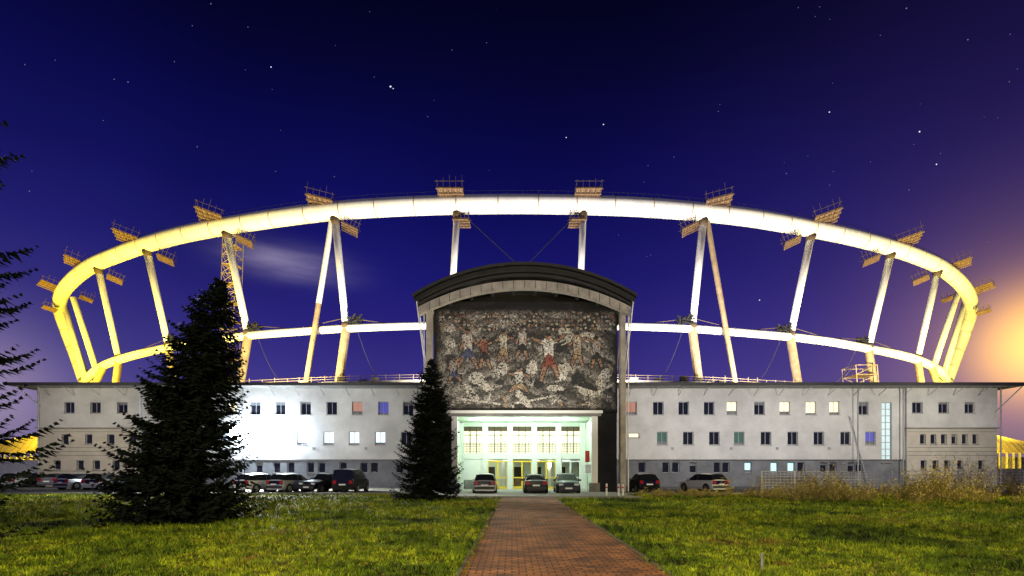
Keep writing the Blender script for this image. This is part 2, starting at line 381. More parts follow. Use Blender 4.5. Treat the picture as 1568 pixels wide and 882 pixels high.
for xa in (-4.72,6.25): pb.box(xa,xa+0.45,40.0,40.6,0.06,6.2,'frame_w')
pb.box(-5.0,6.95,39.85,40.44,5.98,6.32,'concrete'); pb.box(-5.1,7.05,39.75,39.845,6.18,6.40,'frame_w')
for xx in (-4.72,6.25): pb.box(xx-.15,xx+.6,39.85,40.75,0.06,0.75,'concrete')
pb.obj('walls',P)
tr=MB()
for s,xx in ((-1,-7.25),(1,9.2)):
    xe=-6.4 if s<0 else 8.6
    tr.strut((xx,38.8,14.6),(xe,40.3,6.5),0.045,'white'); tr.strut((xx,39.6,14.6),(xe+0.1*s,41.2,7.0),0.04,'white')
    tr.strut((xx,38.8,14.6),(xe,39.7,14.3),0.06,'dark'); tr.strut((xx+0.1*s,44,14.3),(xe+.1*s,44,6.0),0.05,'white')
    tr.strut((xe+0.42*s,39.7,0.1),(xe+0.42*s,39.7,14),0.05,'white')
tr.obj('tie_rods',P)
# entrance hall
h=MB()
gy=46.0
h.box(-4.7,6.7,40.7,47,6.05,6.2,'interior'); h.box(-4.74,-4.62,40.7,gy,0.06,6.0,'interior'); h.box(6.58,6.7,40.7,gy,0.06,6.0,'interior')
h.poly([(-4.7,40.9,0.065),(6.7,40.9,0.065),(6.7,gy+3,0.065),(-4.7,gy+3,0.065)],'kerb')
kk=gy/784
def hx(u): return (u-784)*kk
def hz(v): return EYE+(721-v)*kk
h.box(-4.6,6.57,gy,gy+0.2,hz(653),6.04,'interior')
h.box(-4.6,6.57,gy-0.05,gy+0.2,hz(703),hz(694),'frame_w')
edges=[hx(706),hx(743),hx(781),hx(818),hx(855),hx(892)]
for e in edges: h.box(e-0.24,e+0.24,gy-0.12,gy+0.3,0.07,6.0,'frame_w')
for i in range(5):
    a=edges[i]+0.24; b=edges[i+1]-0.24
    h.poly([(a,gy+0.25,hz(694)),(b,gy+0.25,hz(694)),(b,gy+0.25,hz(653)),(a,gy+0.25,hz(653))],'hall_lit')
    for q in (0.333,0.667): xm=a+(b-a)*q; h.box(xm-0.03,xm+0.03,gy+0.1,gy+0.24,hz(694),hz(653),'concrete_d')
    for q in (0.35,0.68): zz=hz(694)+(hz(653)-hz(694))*q; h.box(a,b,gy+0.12,gy+0.235,zz-0.025,zz+0.025,'concrete_d')
    h.box(a,b,gy+.15,gy+.24,hz(660),hz(653),'rust')
    for q in range(4): zz=hz(694)+0.22*q+0.15; h.box(a,b,gy-0.02,gy+0.02,zz,zz+0.03,'dark')
    for q in range(7): xm=a+(b-a)*q/6; h.box(xm-0.012,xm+0.012,gy-0.015,gy+0.015,hz(694),hz(694)+0.95,'dark')
for i in range(5):
    a=edges[i]+0.24; b=edges[i+1]-0.24
    if i==0: h.box(a,b,gy+0.02,gy+0.1,0.9,2.75,'white'); h.box(a,b,gy+0.03,gy+0.12,0.07,0.88,'concrete'); continue
    fr='yellow' if i in (1,2,3) else 'frame_w'
    for q in range(3): xm=a+(b-a)*q/2; h.box(xm-0.07,xm+0.07,gy,gy+0.08,0.07,2.6,fr)
    h.box(a,b,gy+0.002,gy+0.078,2.48,2.62,fr); h.box(a,b,gy+0.003,gy+0.077,0.07,0.3,fr); h.box(a,b,gy+0.003,gy+0.077,1.05,1.15,fr)
h.box(-4.6,6.57,gy+5,gy+5.1,0.07,2.75,'interior'); h.box(-4.6,6.57,gy+0.3,gy+5,2.7,2.8,'interior')
for xx in (-2.6,0.2,2.0,4.4): h.box(xx,xx+0.9,gy+4.9,gy+4.98,0.1,2.1,'concrete_d')
for xx in (-1.0,3.4): h.box(xx,xx+0.3,gy+2.5,gy+2.8,0.07,2.7,'frame_w')
h.box(0.3,2.3,gy+3.6,gy+4.2,0.07,1.1,'plank')
h.box(-0.2,0.15,gy+2.0,gy+2.3,0.07,1.75,'dark')
for xx in (-3.3,-0.5,2.3,5.1):
    h.box(xx-0.35,xx+0.35,42.6,43.3,5.98,6.045,'lampsoft'); h.box(xx-0.3,xx+0.3,gy+2,gy+2.6,2.63,2.695,'lampsoft')
h.obj('entrance_hall',P)
sg=MB(); sg.box(5.85,6.2,40.9,40.96,2.4,3.3,'red'); sg.box(5.85,6.5,40.9,40.97,1.5,2.2,'white'); sg.strut((6.05,40.98,0.06),(6.05,40.98,3.3),0.03,'frame'); sg.obj('entrance_sign')

# mosaic (individual tesserae)
nx,nz=300,195
mx0,mx1,mz0,mz1=-5.95,8.2,6.42,14.9
px=(np.arange(nx)+.5)/nx; pz=(np.arange(nz)+.5)/nz
U,Vv=np.meshgrid(px,pz)
u=668+U*277; v=628-Vv*(628-452)
rng=np.random.RandomState(3)
def smooth_noise(sc,seed):
    r=np.random.RandomState(seed); a=r.rand(int(sc*10)+3,int(sc*16)+3)
    y=Vv*sc*9; x=U*sc*15; xi=x.astype(int); yi=y.astype(int); fx_=x-xi; fy_=y-yi
    fx_=fx_*fx_*(3-2*fx_); fy_=fy_*fy_*(3-2*fy_)
    return (a[yi,xi]*(1-fx_)+a[yi,xi+1]*fx_)*(1-fy_)+(a[yi+1,xi]*(1-fx_)+a[yi+1,xi+1]*fx_)*fy_
base=0.45*smooth_noise(1,1)+0.3*smooth_noise(2.3,2)+0.25*smooth_noise(5,4)
lum=np.clip((base-0.34)*1.8,0,1)*0.40+0.07
swirl=np.sin((np.sqrt((u-800)**2+(v-760)**2)*0.33+base*9))
lum=lum*(0.75+0.35*swirl)
C=np.stack([lum*1.05,lum*0.97,lum*0.84],-1)
sn9=smooth_noise(9,31)
def blob(c,r,col,ang=0,a=1.0,rag=1.0):
    global C
    dx=u-c[0]; dy=v-c[1]; ca,sa=math.cos(ang),math.sin(ang)
    e=((dx*ca+dy*sa)/r[0])**2+((-dx*sa+dy*ca)/r[1])**2
    e=e+rag*(1.2*(base-.5)+0.5*(sn9-.5)); m_=(e<1)[...,None]*a
    C=C*(1-m_)+np.array(col)*m_
def limb(p,q,w,col,w2=None):
    global C
    p=np.array(p,float); q=np.array(q,float); d_=q-p; L=(d_**2).sum(); w2=w if w2 is None else w2
    t=np.clip(((u-p[0])*d_[0]+(v-p[1])*d_[1])/L,0,1)
    e=np.hypot(u-p[0]-t*d_[0],v-p[1]-t*d_[1])
    C=np.where((e<w*(1-t)+w2*t)[...,None],np.array(col),C)
pale=(0.52,0.49,0.42); skin=(0.34,0.20,0.13); red=(0.24,0.065,0.04); blue=(0.07,0.085,0.16); dk=(0.025,0.025,0.025); tan=(0.38,0.28,0.17)
for c,r_ in (((690,520),(8,10)),((868,505),(14,9)),((905,510),(16,8)),((925,575),(9,16)),((722,600),(22,6)),((800,607),(24,5)),((730,575),(12,9)),((865,560),(10,12)),((850,592),(14,5)),((900,600),(14,5)),((690,495),(10,6)),((745,590),(12,6)),((770,560),(9,12)),((815,560),(8,14))): blob(c,r_,pale,rng.rand())
for c,r_ in (((700,575),(9,10)),((893,490),(14,4)),((765,582),(8,5)),((905,590),(14,5)),((885,575),(12,9)),((690,545),(7,9)),((825,585),(9,8)),((860,525),(7,12))): blob(c,r_,dk,rng.rand())
for i in range(80):
    c=(668+rng.rand()*277,500+rng.rand()*122); w_=1.0+rng.rand()*2.2; th=rng.rand()*6.3; L_=3+rng.rand()*8
    cc=[pale,dk,(0.30,0.27,0.22),tan,(0.10,0.11,0.17),red][rng.choice(6,p=[.27,.31,.21,.16,.03,.02])]
    limb(c,(c[0]+math.cos(th)*L_,c[1]+math.sin(th)*L_),w_*0.6,cc)
def athlete(x,y,s,shirt,short,arms,legs,hair=dk):
    for o,f in ((1.3,True),(0,False)):
        def c(k): return dk if f else k
        limb((x,y+3*s),(x+1*s,y+22*s),7*s+o,c(shirt),5.5*s+o)
        for ax,ay in arms:
            mx_,my_=x+ax*s*.5,y+3*s+ay*s*.35; limb((x,y+4*s),(mx_,my_),3*s+o,c(shirt),2.6*s+o); limb((mx_,my_),(x+ax*s,y+ay*s),2.2*s+o,c(skin),1.7*s+o)
        for lx,ly in legs:
            kx,ky=x+lx*s*.6,y+(22+(ly-22)*.5)*s; limb((x+1*s,y+23*s),(kx,ky),4.6*s+o,c(short),3.6*s+o); limb((kx,ky),(x+lx*s,y+ly*s),2.8*s+o,c(skin),2*s+o)
        if not f:
            blob((x,y-5*s),(4.2*s,5.0*s),skin,rag=0); blob((x,y-8*s),(4*s,2.6*s),hair,rag=0)
athlete(840,514,1.2,(.70,.67,.60),red,[(-20,-3),(20,-7)],[(-9,54),(13,50)])
athlete(716,505,1.15,(.56,.51,.44),blue,[(16,14),(-9,20)],[(-12,44),(14,46)])
athlete(741,516,.85,(.27,.10,.07),dk,[(14,2),(-12,8)],[(-6,48),(12,50)])
athlete(771,506,.9,(.55,.50,.40),tan,[(16,4),(-14,10)],[(-8,46),(8,48)])
athlete(800,502,.9,(.46,.44,.40),dk,[(8,20),(-10,18)],[(-10,44),(9,46)])
athlete(884,510,.95,(.46,.40,.32),tan,[(14,0),(-12,12)],[(-8,46),(9,46)])
athlete(914,516,.9,(.38,.35,.32),dk,[(12,10),(-12,-4)],[(-8,46),(9,44)])
athlete(694,548,.85,(.34,.31,.28),blue,[(12,-6),(-8,14)],[(14,36),(-8,40)])
athlete(795,566,.9,(.60,.57,.50),tan,[(18,6),(-16,2)],[(16,36),(-14,34)])
limb((880,588),(935,606),1.6,pale); limb((850,604),(790,616),1.6,pale); limb((700,608),(765,617),1.6,pale); limb((905,604),(940,585),2.2,pale)
for row in range(5):
    for i in range(44):
        c=(672+i*6.2+rng.rand()*4,468+row*6.4+rng.rand()*3); k_=[(.38,.26,.16),(.46,.42,.34),(.28,.13,.08),(.16,.15,.14),(.5,.47,.4)][rng.choice(5)]
        dd=np.hypot(u-c[0],v-c[1]); C=np.where((dd<2.0)[...,None],np.array(k_),C)
blob((862,574),(5.5,5.5),(0.75,0.72,0.66),rag=0)
tile=rng.rand(nz,nx,1); cl=rng.rand(nz//2+1,nx//2+1,1).repeat(2,0).repeat(2,1)[:nz,:nx]; C=C*(0.4+0.85*tile)*(0.4+1.15*cl) 
C=np.where(cl<0.13,C*0.15,C)
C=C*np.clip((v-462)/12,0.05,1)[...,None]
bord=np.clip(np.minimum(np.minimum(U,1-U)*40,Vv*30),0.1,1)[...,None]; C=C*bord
C=np.clip(C,0.004,0.9)
X0=mx0+(mx1-mx0)*np.arange(nx)/nx; Z0=mz0+(mz1-mz0)*np.arange(nz)/nz
XX,ZZ=np.meshgrid(X0,Z0); sx=(mx1-mx0)/nx*0.93; sz=(mz1-mz0)/nz*0.93
yy=40.10+0.012*rng.rand(nz,nx)
def corner(dx,dz): return np.stack([XX+dx,yy+0.010*rng.rand(nz,nx),ZZ+dz],-1)
VV=np.stack([corner(0,0),corner(sx,0),corner(sx,sz),corner(0,sz)],2).reshape(-1,3)
mm=bpy.data.materials.new('mosaic_tiles'); mm.use_nodes=True; nt=mm.node_tree; b=nt.nodes['Principled BSDF']; b.inputs['Roughness'].default_value=0.5
at=nt.nodes.new('ShaderNodeAttribute'); at.attribute_name='tile'; nt.links.new(at.outputs['Color'],b.inputs['Base Color'])
mo=tri_mesh('mosaic',VV,np.arange(nx*nz*4).reshape(-1,4),[mm],P)
ca_=mo.data.attributes.new('tile','FLOAT_COLOR','FACE')
ca_.data.foreach_set('color',np.concatenate([C.reshape(-1,3),np.ones((nx*nz,1))],1).astype(np.float32).ravel())
g=MB(); g.box(mx0-0.05,mx1+0.05,40.13,40.44,mz0-0.08,mz1+0.05,'concrete_d'); g.obj('mosaic_backing',P)

# ---------------------------------------------------------------- stadium ring
R=empty('stadium_roof_ring')
def catmull(pts,n=10):
    out=[]
    for i in range(len(pts)-1):
        p0=pts[max(i-1,0)];p1=pts[i];p2=pts[i+1];p3=pts[min(i+2,len(pts)-1)]
        for j in range(n):
            t=j/n; out.append(0.5*((2*p1)+(-p0+p2)*t+(2*p0-5*p1+4*p2-p3)*t*t+(-p0+3*p1-3*p2+p3)*t**3))
    out.append(pts[-1]); return out
FU=784*39.0; FL=784*21.1
def up(u,v,d=None): return S(u,v,d if d else FU/(721-v))
def lowp(u,v): return S(u,v,FL/(721-v))
U_=[up(130,584,124),up(118,550,127),up(101,505,128),up(92,476,124),up(94,452),up(110,430),up(140,407),up(185,388),up(225,374),up(280,359),up(347,346),up(430,333),up(513,323),up(600,317),up(700,313.5),up(800,312.5),up(893,314),up(985,317.5),up(1077,325),up(1160,335),up(1242,350),up(1305,363),up(1364,379),up(1405,393),up(1440,409),up(1470,433),up(1485,457),up(1486,480,124),up(1478,508,128),up(1462,550,127),up(1449,584,124)]
ring=catmull(U_,8)
rb=MB(); rb.tube(ring,[1.32]*len(ring),'ringpaint',28)
rb.obj('upper_ring_tube',R,smooth=True)
fl_=MB()
acc=0
for i in range(1,len(ring)-1):
    acc+=(ring[i]-ring[i-1]).length
    if acc>5.0:
        acc=0; d=(ring[i+1]-ring[i-1]).normalized()
        fl_.strut(ring[i]-d*0.06,ring[i]+d*0.06,1.36,'pierpaint',24)
for i in range(0,len(ring)-2,2):
    fl_.strut(ring[i]+Vector((0,0,1.3)),ring[i]+Vector((0,0,2.0)),0.035,'frame',4)
    fl_.strut(ring[i]+Vector((0,0,2.0)),ring[i+2]+Vector((0,0,2.0)),0.03,'frame',4)
fl_.obj('flanges_and_handrail',R)
L_=[lowp(132,582),lowp(140,573),lowp(160,559),lowp(195,547),lowp(240,536),lowp(300,525),lowp(380,514),lowp(455,508),lowp(530,503),lowp(640,499),lowp(800,497),lowp(965,500),lowp(1060,503.5),lowp(1130,509),lowp(1210,516),lowp(1275,524),lowp(1330,534),lowp(1375,543),lowp(1410,553),lowp(1437,567),lowp(1448,580)]
lring=catmull(L_,6)
lb=MB(); lb.tube(lring,[0.48+0.32*min(1,abs(p.x)/90) for p in lring],'ringpaint',18); lb.obj('lower_ring_tube',R,smooth=True)
cb=MB()
def near(lst,u):
    return min(lst,key=lambda p:abs(784+p.x/p.y*784-u))
def nu(u): 
    c=[p for p in ring if p.z>39]; return near(c,u)
def nl(u): return near(lring,u)
cols=[(700,700,.5),(891,890,.5),(513,531,.56),(1078,1060,.56),(347,381,.58),(1241,1209,.58),(225,262,.58),(1362,1327,.58),(150,183,.58),(1437,1402,.58)]
for a,b_,r_ in cols:
    A_=nu(a)-Vector((0,0,1.1)); B_=nl(b_); cb.strut(A_,B_,r_,'ringpaint',16,r_*0.85)
    cb.strut(A_,A_+(B_-A_).normalized()*1.2,r_*1.4,'rust',12,r_*1.0); cb.strut(B_-(B_-A_).normalized()*0.9,B_,r_*1.0,'rust',12,r_*1.3)
for a,b_ in (((99,468,122),(131,584,122)),((112,455,112),(148,568,116)),((1478,462,120),(1443,580,120)),((1470,440,112),(1430,560,112))):
    cb.strut(S(*a),S(*b_),.6,'ringpaint',16)
cb.obj('columns',R,smooth=True)
lc=MB()
for (a,va,bu,bv) in ((508,340,468,590),(1083,340,1126,587)):
    d0=nu(a).y
    lc.strut(S(a,va,d0),S((a+bu)/2,(va+bv)/2,d0-1),.40,'ringpaint' if a<784 else 'pierpaint',12); lc.strut(S((a+bu)/2,(va+bv)/2,d0-1),S(bu,bv,d0-2),.38,'pierpaint',12)
for (au,bu) in ((531,517),(1060,1072),(381,366),(1209,1224),(262,270),(1327,1340),(183,176),(1402,1412),(700,702),(890,888),(158,140),(1425,1440)):
    A_=nl(au); B_=S(bu,600,A_.y); lc.strut(A_,B_,.62,'pierpaint',14,.62)
for (u0,s) in ((531,-1),(1060,1),(381,-1),(1209,1),(1327,1),(262,-1)):
    p=nl(u0); sh=Vector((1.3*-s,-.6,1.0))
    rr_=np.random.RandomState(int(u0))
    for q in range(40):
        a=p+sh+Vector(((rr_.rand()-.5)*2.0,(rr_.rand()-.5)*1.2,(rr_.rand()-.5)*1.0)); b_=a+Vector(((rr_.rand()-.5)*1.4,(rr_.rand()-.5)*.6,(rr_.rand()-.3)*1.1)); lc.strut(a,b_,.12,'net',4)
    for t_ in (-7,7):
        q=nl(u0+t_*10); lc.strut(p+Vector((0,0,1.6)),Vector((q.x,q.y,q.z+0.4)),0.06,'rust',5)
    q1=nl(u0+ (14 if s<0 else -14)); e=S(u0+(72 if s<0 else -72),588,p.y-3); prev=None
    for k_ in range(13):
        t_=k_/12; c_=q1.lerp(e,t_); c_.z-= 2.6*math.sin(math.pi*t_); 
        if prev is not None: lc.strut(prev,c_,0.045,'dark',4)
        prev=c_
for a,b_ in (((705,325,75),(792,404,70)),((886,325,75),(812,400,70))):
    lc.strut(S(*a),S(*b_),0.05,'net',4)
lc.obj('piers_and_cables',R)
sc_=MB()
def lattice(p0,p1,w,nseg,k='rust',r=0.07):
    c=[Vector((sx_*w/2,sy_*w/2,0)) for sx_,sy_ in ((-1,-1),(1,-1),(1,1),(-1,1))]
    for i in range(nseg):
        a=p0.lerp(p1,i/nseg); b=p0.lerp(p1,(i+1)/nseg)
        for j in range(4):
            sc_.strut(a+c[j],b+c[j],r,k,4); sc_.strut(b+c[j],b+c[(j+1)%4],r*0.8,k,4)
            sc_.strut(a+c[j],b+c[(j+1)%4],r*0.7,k,4)
        if i%2==0: sc_.box(b.x-w/2,b.x+w/2,b.y-w/2,b.y+w/2,b.z,b.z+0.06,'plank')
lattice(S(350,592,84),S(357,365,84),2.2,16,'pierpaint')
lattice(S(1318,590,88),S(1316,562,88),3.6,2,'pierpaint')
sc_.obj('scaffold_tower',R)
def platform(mb,c,w,dp,tilt,yaw=0):
    Mx=Matrix.Translation(c)@Matrix.Rotation(yaw,4,'Z')@Matrix.Rotation(tilt,4,'Y')
    n=5
    for i in range(n+1):
        x=-w/2+w*i/n; mb.box(x-.07,x+.07,-dp/2,dp/2,-.14,.0,'rust',Mx)
    for i in range(4):
        y=-dp/2+dp*i/3; mb.box(-w/2-.15,w/2+.15,y-.08,y+.08,-.30,-.145,'plank',Mx)
    for i in range(9):
        x=-w/2+w*(i+.06)/9; mb.box(x,x+w/9*0.86,-dp/2,dp/2,.003,.06,'plank',Mx)
    for sx_ in (-w/2,w/2,0,-w/4,w/4):
        for sy_ in (-dp/2,dp/2):
            mb.box(sx_-.025,sx_+.025,sy_-.025,sy_+.025,-.3,.9+.9*random.random(),'rust',Mx)
    for sy_ in (-dp/2,dp/2):
        mb.box(-w/2-.3,w/2+.3,sy_-.02,sy_+.02,.8,.84,'rust',Mx)
    for sx_ in (-w/2,w/2):
        mb.box(sx_-.02,sx_+.02,-dp/2-.3,dp/2+.3,.8,.84,'rust',Mx)
pm=MB()
tops=[(691,299,0,0),(899,299,0,0),(491,312,.14,.25),(1099,312,-.14,-.25),(322,332,.22,.4),(1265,334,-.22,-.4),(195,364,.25,.5),(1390,368,-.22,-.5),(117,402,.25,.7),(1468,405,-.2,-.7),(77,438,.25,.9),(1504,441,-.2,-.9)]
for (u_,v_,ti,ya) in tops:
    d0=FU/(721-(v_+14)) if v_<420 else 112
    platform(pm,S(u_,v_,d0-1.0),3.5,4.4,ti,ya)
    q=nu(u_+(12 if u_<784 else -12)); pm.strut(S(u_,v_+2,d0-0.6),q,0.12,'rust'); 
lows=[(707,340,0,0),(884,340,0,0),(536,350,.35,.3),(1056,350,-.35,-.3),(375,369,.35,.4),(1213,370,-.35,-.4),(254,397,.3,.5),(1334,398,-.3,-.5),(176,427,.3,.7),(1410,428,-.3,-.7),(132,457,.25,.8),(1452,457,-.25,-.8),(76,472,.2,.9),(1506,477,-.15,-.9)]
for (u_,v_,ti,ya) in lows:
    d0=FU/(721-(v_-24)) if v_<440 else 116
    platform(pm,S(u_,v_,d0),2.2,2.4,ti,ya)
pm.obj('work_platforms',R)

# stadium bowl rim behind building
bw=MB()
rim=[(p.x*1.0,p.y-3.5,0) for p in lring[::3]]
rim=[(-104,140,0)]+rim+[(104,140,0)]
for i in range(len(rim)-1):
    a,b_=rim[i],rim[i+1]; zt=14.35
    bw.poly([(a[0],a[1],0),(b_[0],b_[1],0),(b_[0],b_[1],zt),(a[0],a[1],zt)],'concrete_l')
    bw.poly([(a[0],a[1],zt),(b_[0],b_[1],zt),(b_[0],b_[1]+8,zt+0.02),(a[0],a[1]+8,zt+0.02)],'concrete')
    L2=math.hypot(b_[0]-a[0],b_[1]-a[1]); n=max(2,int(L2/1.6))
    for j in range(n):
        t=j/n; x=a[0]+(b_[0]-a[0])*t; y=a[1]+(b_[1]-a[1])*t
        bw.strut((x,y+.1,zt),(x,y+.1,zt+.7+0.3*random.random()),.04,'pierpaint',4)
        if random.random()<0.35: bw.box(x-.5,x+.6,y+1,y+1.6,zt+.03,zt+0.3+random.random()*0.6,'net' if random.random()<.5 else 'concrete_l')
        if random.random()<0.5: bw.box(x-.03,x+.03,y-.06,y-.003,zt-3,zt,'dark')
    for z in (0.35,0.7): bw.strut((a[0],a[1]+.1,zt+z),(b_[0],b_[1]+.1,zt+z),.03,'pierpaint',4)
bw.obj('stadium_bowl')
for s in (-1,1):
    st=MB(); n=24
    pts=[]
    for i in range(n+1):
        t=i/n; x=s*(74+50*t); y=100+14*t*t+4*t; top=10.3-1.6*(t*1.2)**2+ (0.6*math.sin(math.pi*min(1,t*1.5))); pts.append((x,y,top))
    for i in range(n):
        a,b_=pts[i],pts[i+1]
        f=[(a[0],a[1]-3,5.2),(b_[0],b_[1]-3,5.2),(b_[0],b_[1],b_[2]-1),(a[0],a[1],a[2]-1)]
        st.poly(f if s>0 else f[::-1],'standyellow')
        st.poly([(a[0],a[1],a[2]-1),(b_[0],b_[1],b_[2]-1),(b_[0],b_[1]+4,b_[2]),(a[0],a[1]+4,a[2])],'standyellow')
        st.strut((a[0],a[1]-3.1,0),(a[0],a[1]-3.1,5.4),.22,'concrete_l'); st.strut((a[0],a[1]-3.1,5.2),(a[0],a[1]-.1,a[2]-1),.08,'pierpaint')
        st.poly([(a[0],a[1]-1,0),(b_[0],b_[1]-1,0),(b_[0],b_[1]-1,4.6),(a[0],a[1]-1,4.6)],'concrete_l')
    st.obj('stadium_stand')

# ---------------------------------------------------------------- trees
SP=mat('spruce_needles',(0.013,0.019,0.011),0.85,spec=0.1)
def spruce(name,base,H,Rm,lean=(0,0),dens=1.0,seed=1,zmin=0.25,ex=0.65,gap=1.0,jit=.5):
    e=empty(name,base); r=np.random.RandomState(seed)
    t=MB(); prev=Vector((0,0,-0.2))
    for i in range(12):
        f=(i+1)/12; c=Vector((lean[0]*f,lean[1]*f,H*f)); t.strut(prev,c,0.20*(1-f*0.92)*H/8+.02,'bark',8,0.20*(1-(f+.08)*0.9)*H/8+.012); prev=c
    Vs=[]
    z=zmin
    while z<H*0.985:
        f=z/H; rad=Rm*(1-f)**ex*(1.0 if f>.12 else .86+f)
        nb=int((7+6*(1-f))*dens)
        for k in range(nb):
            a=r.rand()*6.283; L=rad*(1.12-jit*r.rand()); 
            if r.rand()<0.10: L*=1.16
            zz=z+r.rand()*0.22*gap; 
            ca,sa=math.cos(a),math.sin(a)
            ns=max(4,int(L/0.11)); droop=0.36*(1-f)+0.05; upt=0.26
            j=np.linspace(0.08,1,ns)
            hx_=j*L; hz_=zz-droop*L*np.sin(j*np.pi*0.62)*0.9+upt*L*j**2.4
            if f>0.8: hz_=zz+0.35*hx_
            wid=(0.10+0.30*np.sin(np.clip(j*1.05,0,1)*np.pi)**0.7)*min(1,L/1.3+.3)
            for q in range(ns):
                for s in (-1,1,-1,1,0):
                    ln=wid[q]*(0.6+0.7*r.rand()); an=a+s*(0.75+0.5*r.rand())+ (0.5*(r.rand()-.5))
                    if s==0: ln*=0.8
                    cx_=f*lean[0]+ca*hx_[q]; cy_=f*lean[1]+sa*hx_[q]; cz_=max(.05,hz_[q]+ (r.rand()-.5)*.05)
                    dx,dy=math.cos(an)*ln,math.sin(an)*ln; dz=-ln*(0.05+0.45*r.rand())
                    w=0.028+0.03*r.rand(); nxx,nyy=-dy/ln*w,dx/ln*w
                    tz=(r.rand()-.5)*w*2
                    Vs.append(((cx_-nxx,cy_-nyy,cz_-tz),(cx_+dx,cy_+dy,max(.02,cz_+dz)),(cx_+nxx,cy_+nyy,cz_+tz)))
        z+= (0.16+0.10*(1-f))*gap
    V=np.array(Vs).reshape(-1,3)
    tri_mesh('needles',V,np.arange(len(V)).reshape(-1,3),[SP],e)
    t.obj('trunk',e)
spruce('spruce_tree',(-11.45,17.2,0),8.05,2.6,lean=(1.65,0),dens=1.8,seed=2,ex=.70)
spruce('spruce_tree',(-4.95,30.5,0),8.3,2.35,lean=(.15,0),dens=1.5,seed=9,ex=.7)
spruce('spruce_tree',(-14.35,12.1,0),15.5,3.3,dens=0.7,seed=12,gap=2.2,ex=.6,jit=.5)

# dry shrubs / weeds
TW=mat('dry_twigs',(0.50,0.38,0.14),0.9,col2=(0.22,0.20,0.05),nscale=4,spec=0.1)
def shrubs(name,n,xr,yr,H,seed,leafy=0.5):
    r=np.random.RandomState(seed); V=[]
    for c in range(n):
        bx=xr[0]+(xr[1]-xr[0])*r.rand(); by=yr[0]+(yr[1]-yr[0])*r.rand(); hh=H*(0.25+0.85*r.rand()**1.5)
        for s in range(r.randint(6,14)):
            p=np.array([bx+(r.rand()-.5)*.3,by+(r.rand()-.5)*.3,0]); dr=np.array([(r.rand()-.5)*.9,(r.rand()-.5)*.9,1.0]); seg=7; L=hh*(.6+.5*r.rand())/seg; w=0.013
            for q in range(seg):
                p2=p+dr/np.linalg.norm(dr)*L; dr=dr+np.array([(r.rand()-.5)*.5,(r.rand()-.5)*.5,-0.03])
                n_=np.array([w,0,0]); V.append((p-n_,p+n_,p2))
                n_=np.array([0,w,0]); V.append((p-n_,p+n_,p2))
                for l in range(3):
                    if r.rand()<leafy:
                        o=(r.rand(3)-.5)*0.24; a=p2+o*.3; b=p2+o+np.array([0,0,.05]); c_=p2+o+np.array([.04,.01,.0]); V.append((a,b,c_))
                p=p2
    V=np.array(V).reshape(-1,3); tri_mesh(name,V,np.arange(len(V)).reshape(-1,3),[TW])
shrubs('dry_weeds',230,(15,44),(26,36.5),1.3,4)
shrubs('dry_weeds',60,(8.5,17),(33,36.8),0.5,6)
shrubs('dry_shrub',26,(23.5,26),(29,31),2.4,8,1.0)
shrubs('dry_shrub',22,(17.0,19.5),(28,31),2.1,18,1.0)
shrubs('dry_shrub',40,(30,42),(32,40),3.0,28,0.8)

def fence(name,p,q,h,k='frame',step=2.5):
    f=MB(); p=Vector(p); q=Vector(q); L=(q-p).length; n=int(L/step)
    for i in range(n+1):
        c=p.lerp(q,i/n); f.strut(c,c+Vector((0,0,h)),.04,k,6)
    for z in np.linspace(0.1,h-0.03,8): f.strut(p+Vector((0,0,z)),q+Vector((0,0,z)),.012,k,4)
    m_=int(L/0.3)
    for i in range(m_): c=p.lerp(q,i/m_); f.strut(c+Vector((0,0,.1)),c+Vector((0,0,h-.03)),.007,k,3)
    f.obj(name)
fence('wire_fence',(20,41,0),(62,41,0),1.7,'white'); fence('wire_fence',(-72,60,0),(-52,60,0),2.2,'white')
g=MB()
for i in range(12): g.box(-84+i*2.75,-84+i*2.75+2.7,66,66.2,0,3.1,'white')
g.obj('concrete_fence_wall')
g=MB()
for i in range(12): g.box(54+i*2.75,54+i*2.75+2.7,66,66.2,0,2.0,'concrete_l')
g.obj('concrete_fence_wall')
for u_ in (917,934,940):
    g=MB(); p=S(u_,757,37); g.strut((p.x,34,0.0),(p.x,34,0.85),.06,'white',10); g.strut((p.x,34,0.85),(p.x,34,0.9),.06,'dark',10,.03); g.strut((p.x,34,0.55),(p.x,34,0.65),.063,'red',10); g.obj('bollard')
g=MB(); g.strut((4.2,8.6,0),(4.2,8.6,.28),.02,'concrete_l',8); g.strut((4.2,8.6,.28),(4.2,8.6,.32),.024,'concrete_l',8); g.obj('marker_post')
for i,u_ in enumerate((22,34,46)):
    p=S(u_,742,62); g=MB(); g.box(p.x-.6,p.x+.6,62,63,.15,1.2,'dark'); g.box(p.x-.65,p.x+.65,61.9,63.1,1.21,1.35,'dark'); g.strut((p.x-.5,62.1,.1),(p.x-.4,62.1,.1),.12,'tire',10); g.obj('waste_container',bevel=.04)

